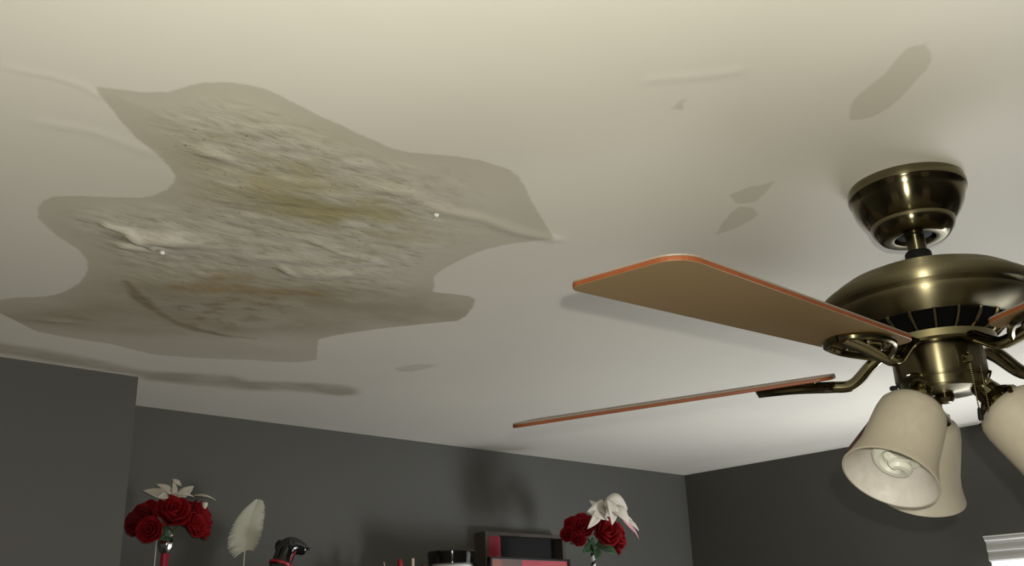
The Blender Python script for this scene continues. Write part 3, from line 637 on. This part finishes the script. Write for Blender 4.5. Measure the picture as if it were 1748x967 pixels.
b = MB(); b.tube(smoothcurve([D(1.237, -.024, zb+.184), D(1.239, -.0255, zb+.193), D(1.243, -.0270, zb+.202), D(1.250, -.0265, zb+.210)], 4), .0020, 8); inpar(b.build('ribbon', M_red), dog)

# pencil cup with sticks
cup = MB(); T = Matrix.Translation((1.600, 2.16, SH))
cup.lathe([(.0004, 0), (.055, 0), (.058, .004), (.060, .075), (.057, .075), (.055, .006), (.0004, .005)], 40, mat=T)
tag(cup.build('pencil_cup', mat('dark_cup', (.03, .03, .03), .4)), 'cup holding the sticks and red pencil left of the black lidded jar', 'cup')
M_wood = mat('pale_wood', (.52, .40, .27), .6, scale=40, stretch=(1, 1, .1)); M_brown = mat('dark_brown_wood', (.07, .035, .018), .6)
FL = SH+.005
b = MB(); b.tube([(1.556, 2.16, FL), (1.525, 2.16, CZ+.193)], .0018, 8); tag(b.build('wooden_skewer', M_wood), 'thin pale wooden skewer leaning left, leftmost of the sticks', 'stick', 'sticks in the cup')
b = MB(); b.tube([(1.582, 2.16, FL), (1.578, 2.16, CZ+.188), (1.5765, 2.16, CZ+.198), (1.576, 2.16, CZ+.2035)], [.007, .007, .005, .0012], 12); tag(b.build('red_crayon', M_red), 'red pointed crayon between the pale skewer and flat craft stick', 'crayon')
b = MB(); b.box((1.615, 2.159, FL), (1.6235, 2.161, CZ+.205)); tag(b.build('craft_stick', M_wood, bevel=.0008), 'flat pale craft stick standing upright right of the red crayon', 'stick', 'sticks in the cup')
b = MB(); b.tube([(1.642, 2.16, FL), (1.6545, 2.16, CZ+.187), (1.6557, 2.16, CZ+.193)], [.006, .006, .002], 10); tag(b.build('brown_pencil', M_brown), 'dark brown pencil tip beside the black lidded jar', 'pencil')

# white jar with black lid
jar = thing('lidded_jar', (1.745, 2.15, SH), 'white jar with a glossy black lid left of the dark display box', 'jar')
T = Matrix.Translation((1.745, 2.15, SH)); h1 = CZ+.188-SH
b = MB(); b.lathe([(.052, 0), (.058, .004), (.060, .010), (.060, h1-.008), (.056, h1)], 56, mat=T); inpar(b.build('jar_body', mat('white_ceramic', (.85, .84, .82), .2)), jar)
b = MB(); b.lathe([(.0600, h1+.0005), (.0655, h1+.003), (.0660, h1+.010), (.0680, h1+.026), (.0685, h1+.034), (.0665, h1+.0365), (.0004, h1+.0375)], 56, mat=T); inpar(b.build('jar_lid', mat('glossy_black_lid', (.006, .006, .006), .07, coat=.4)), jar)

# dark open display box
M_box = mat('dark_brown_wood_box', (.055, .043, .034), .5, scale=15, stretch=(8, 1, 1)); M_boxin = mat('black_felt', (.006, .006, .006), .9)
X0, X1, Y0, Y1, ZT = 1.944, 2.279, 2.240, 2.286, CZ+.2965
ZTr = CZ+.279
db = thing('display_box', ((X0+X1)/2, (Y0+Y1)/2, SH), 'dark open display box with black inside behind the red picture', 'box')
b = MB(); b.box((X0, Y0, SH), (X0+.013, Y1, ZT)); inpar(b.build('side_panel', M_box, smooth=False, bevel=.001), db)
b = MB(); b.box((X1-.013, Y0, SH), (X1, Y1, ZT)); inpar(b.build('side_panel', M_box, smooth=False, bevel=.001), db)
b = MB(); b.box((X0+.013, Y0, ZT-.010), (X1-.013, Y1, ZT)); inpar(b.build('top_panel', M_box, smooth=False, bevel=.001), db)
b = MB(); b.box((X0+.013, Y0, SH), (X1-.013, Y1, SH+.012)); inpar(b.build('bottom_panel', M_box, smooth=False), db)
b = MB(); b.box((X0+.013, Y1-.008, SH+.012), (X1-.013, Y1, ZT-.010)); inpar(b.build('back_panel', M_boxin, smooth=False), db)
# red book standing inside it
M_redbook = mat('red_book_cover', (.26, .004, .016), .5, col2=(.21, .003, .012), scale=20)
rb = thing('red_book', (1.986, 2.26, SH+.012), 'red book standing inside the left end of the display box', 'book')
b = MB(); b.box((1.962, 2.246, SH+.0125), (2.010, 2.276, CZ+.2850)); inpar(b.build('cover', M_redbook, smooth=False, bevel=.002), rb)
b = MB(); b.box((1.966, 2.249, CZ+.2850), (2.006, 2.273, CZ+.2862)); inpar(b.build('pages', mat('pale_pages', (.6, .45, .42), .8), smooth=False), rb)
# framed picture in front of the box
pf = thing('picture_frame', (1.975, 2.045, SH), 'thin black framed picture with a red pink image before the display box', 'picture frame')
M_frame = mat('black_frame', (.01, .008, .008), .3)
px0, px1, pz1, py = 1.800, 2.108, CZ+.2055, 2.055
b = MB()
for lo, hi in (((px0, py, SH), (px0+.007, py+.014, pz1)), ((px1-.007, py, SH), (px1, py+.014, pz1)), ((px0+.007, py, SH), (px1-.007, py+.014, SH+.007)), ((px0+.007, py, pz1-.006), (px1-.007, py+.014, pz1))): b.box(lo, hi)
inpar(b.build('frame', M_frame, smooth=False, bevel=.0008), pf)
b = MB(); b.box((px0+.007, py+.007, SH+.007), (px1-.007, py+.012, pz1-.006)); inpar(b.build('backing_board', M_boxin, smooth=False), pf)
def picture_mat():
    m = bpy.data.materials.new('printed_picture'); m.use_nodes = True; nt = m.node_tree; N = nt.nodes; L = nt.links; b = N['Principled BSDF']; b.inputs['Roughness'].default_value = .35
    tc = N.new('ShaderNodeTexCoord'); sp = N.new('ShaderNodeSeparateXYZ'); L.new(tc.outputs['Generated'], sp.inputs[0])
    nz = N.new('ShaderNodeTexNoise'); nz.inputs['Scale'].default_value = 3; nz.inputs['Detail'].default_value = 3; L.new(tc.outputs['Generated'], nz.inputs['Vector'])
    cr = N.new('ShaderNodeValToRGB'); cr.color_ramp.interpolation = 'LINEAR'
    e = cr.color_ramp.elements; e[0].position = 0; e[0].color = (.34, .12, .08, 1); e[1].position = 1; e[1].color = (.52, .09, .11, 1)
    for p, c in ((.10, (.32, .13, .09, 1)), (.16, (.16, .10, .09, 1)), (.38, (.15, .095, .085, 1)), (.40, (.50, .07, .10, 1)), (.60, (.50, .075, .10, 1))):
        q = e.new(p); q.color = c
    L.new(sp.outputs['X'], cr.inputs[0])
    mx = N.new('ShaderNodeMix'); mx.data_type = 'RGBA'; mx.blend_type = 'MULTIPLY'; mx.inputs[0].default_value = .35
    L.new(cr.outputs[0], mx.inputs[6]); L.new(nz.outputs['Fac'], mx.inputs[7]); L.new(mx.outputs[2], b.inputs['Base Color']); return m
b = MB(); b.box((px0+.007, py+.005, SH+.007), (px1-.007, py+.007, pz1-.006)); inpar(b.build('picture', picture_mat(), smooth=False), pf)

def Ps(x, y, z): return (x*.935, y*.935, CZ+z*.935)
# right bouquet: roses, white poinsettia petals, ribbon-wrapped stem
br = thing('rose_bouquet', Ps(2.330, 2.17, .235), 'bouquet of red roses topped by white pointed petals right of the display box', 'flowers', 'rose bouquets')
cr_ = Vector(Ps(2.335, 2.175, .27))
for i, (x, y, z, r) in enumerate(((2.315, 2.105, .297, .052), (2.252, 2.14, .308, .036), (2.222, 2.17, .290, .026), (2.395, 2.13, .298, .040), (2.440, 2.16, .288, .038), (2.440, 2.17, .258, .026), (2.235, 2.14, .276, .026), (2.33, 2.20, .33, .04), (2.28, 2.20, .32, .035))):
    p = Vector(Ps(x, y, z)); dv = (p-cr_)*.6+Vector((0, -.06, .01)); rose(br, p, dv, r*.935, M_rose if i % 4 else M_rose, i+31)
for tip, base, wd, bend in (((2.338, 2.10, .401), (2.325, 2.10, .320), .052, .012), ((2.410, 2.085, .372), (2.315, 2.10, .378), .076, .014), ((2.303, 2.06, .312), (2.322, 2.085, .395), .050, .008), ((2.372, 2.05, .318), (2.318, 2.08, .368), .054, .012),
                            ((2.272, 2.12, .392), (2.318, 2.11, .330), .048, .008), ((2.236, 2.10, .352), (2.318, 2.10, .352), .066, .010), ((2.224, 2.09, .300), (2.296, 2.10, .362), .034, .008), ((2.440, 2.09, .330), (2.380, 2.10, .345), .026, .006), ((2.428, 2.06, .300), (2.385, 2.08, .335), .020, .006), ((2.265, 2.10, .372), (2.335, 2.11, .362), .055, .008)):
    bract(br, 'white_petal', Ps(*base), Ps(*tip), wd*.86, bend, M_wpet)
for tip, base, wd in (((2.495, 2.12, .283), (2.435, 2.12, .335), .010), ((2.475, 2.12, .300), (2.415, 2.12, .345), .020)): bract(br, 'pink_petal', Ps(*base), Ps(*tip), wd, .006, M_pink)
for tip, base, wd in (((2.240, 2.13, .235), (2.320, 2.16, .262), .036), ((2.285, 2.12, .212), (2.325, 2.16, .262), .040), ((2.275, 2.14, .255), (2.330, 2.16, .268), .034), ((2.400, 2.13, .232), (2.335, 2.16, .265), .038), ((2.375, 2.12, .245), (2.330, 2.16, .262), .030), ((2.215, 2.16, .262), (2.290, 2.17, .270), .026)):
    bract(br, 'green_leaf', Ps(*base), Ps(*tip), wd, .006, M_leaf)
for i in range(6):
    aa = i*1.05; b = MB(); b.tube([Ps(2.329, 2.17, .240), Ps(2.333+.03*math.cos(aa), 2.165+.015*math.sin(aa), .285)], .0022, 6); inpar(b.build('stem', M_stemg), br)
b = MB(); b.tube([(2.176, 2.029, SH+.006), (2.1776, 2.029, CZ+.230)], .0062, 16); stem = inpar(b.build('wrapped_handle', M_ribbon_b), br)
b = MB(); hz = CZ+.230-SH-.006; vs = []; fs = []; nn = 140
for i in range(nn+1):
    t = i/nn; a = t*2*PI*5.0
    for k in (0, 1): vs.append((2.176+.0016*t+.0067*math.cos(a), 2.029+.0067*math.sin(a), SH+.012+(hz-.026)*t+k*.016))
for i in range(nn): fs.append((2*i, 2*i+2, 2*i+3, 2*i+1))
b.add(vs, fs); o = b.build('white_ribbon', M_ribbon_w); o.parent = stem; o.matrix_parent_inverse = Matrix.Translation(-Vector(br.location)) @ Matrix.Translation(Vector(br.location))
rv = MB(); T = Matrix.Translation((2.176, 2.029, SH)); rv.lathe([(.0004, 0), (.040, 0), (.042, .006), (.026, .05), (.016, .085), (.020, .100), (.017, .100), (.013, .085), (.010, .010), (.0004, .005)], 36, mat=T)
tag(rv.build('bud_vase', M_silver), 'vase holding the ribbon wrapped stem of the right bouquet', 'vase')
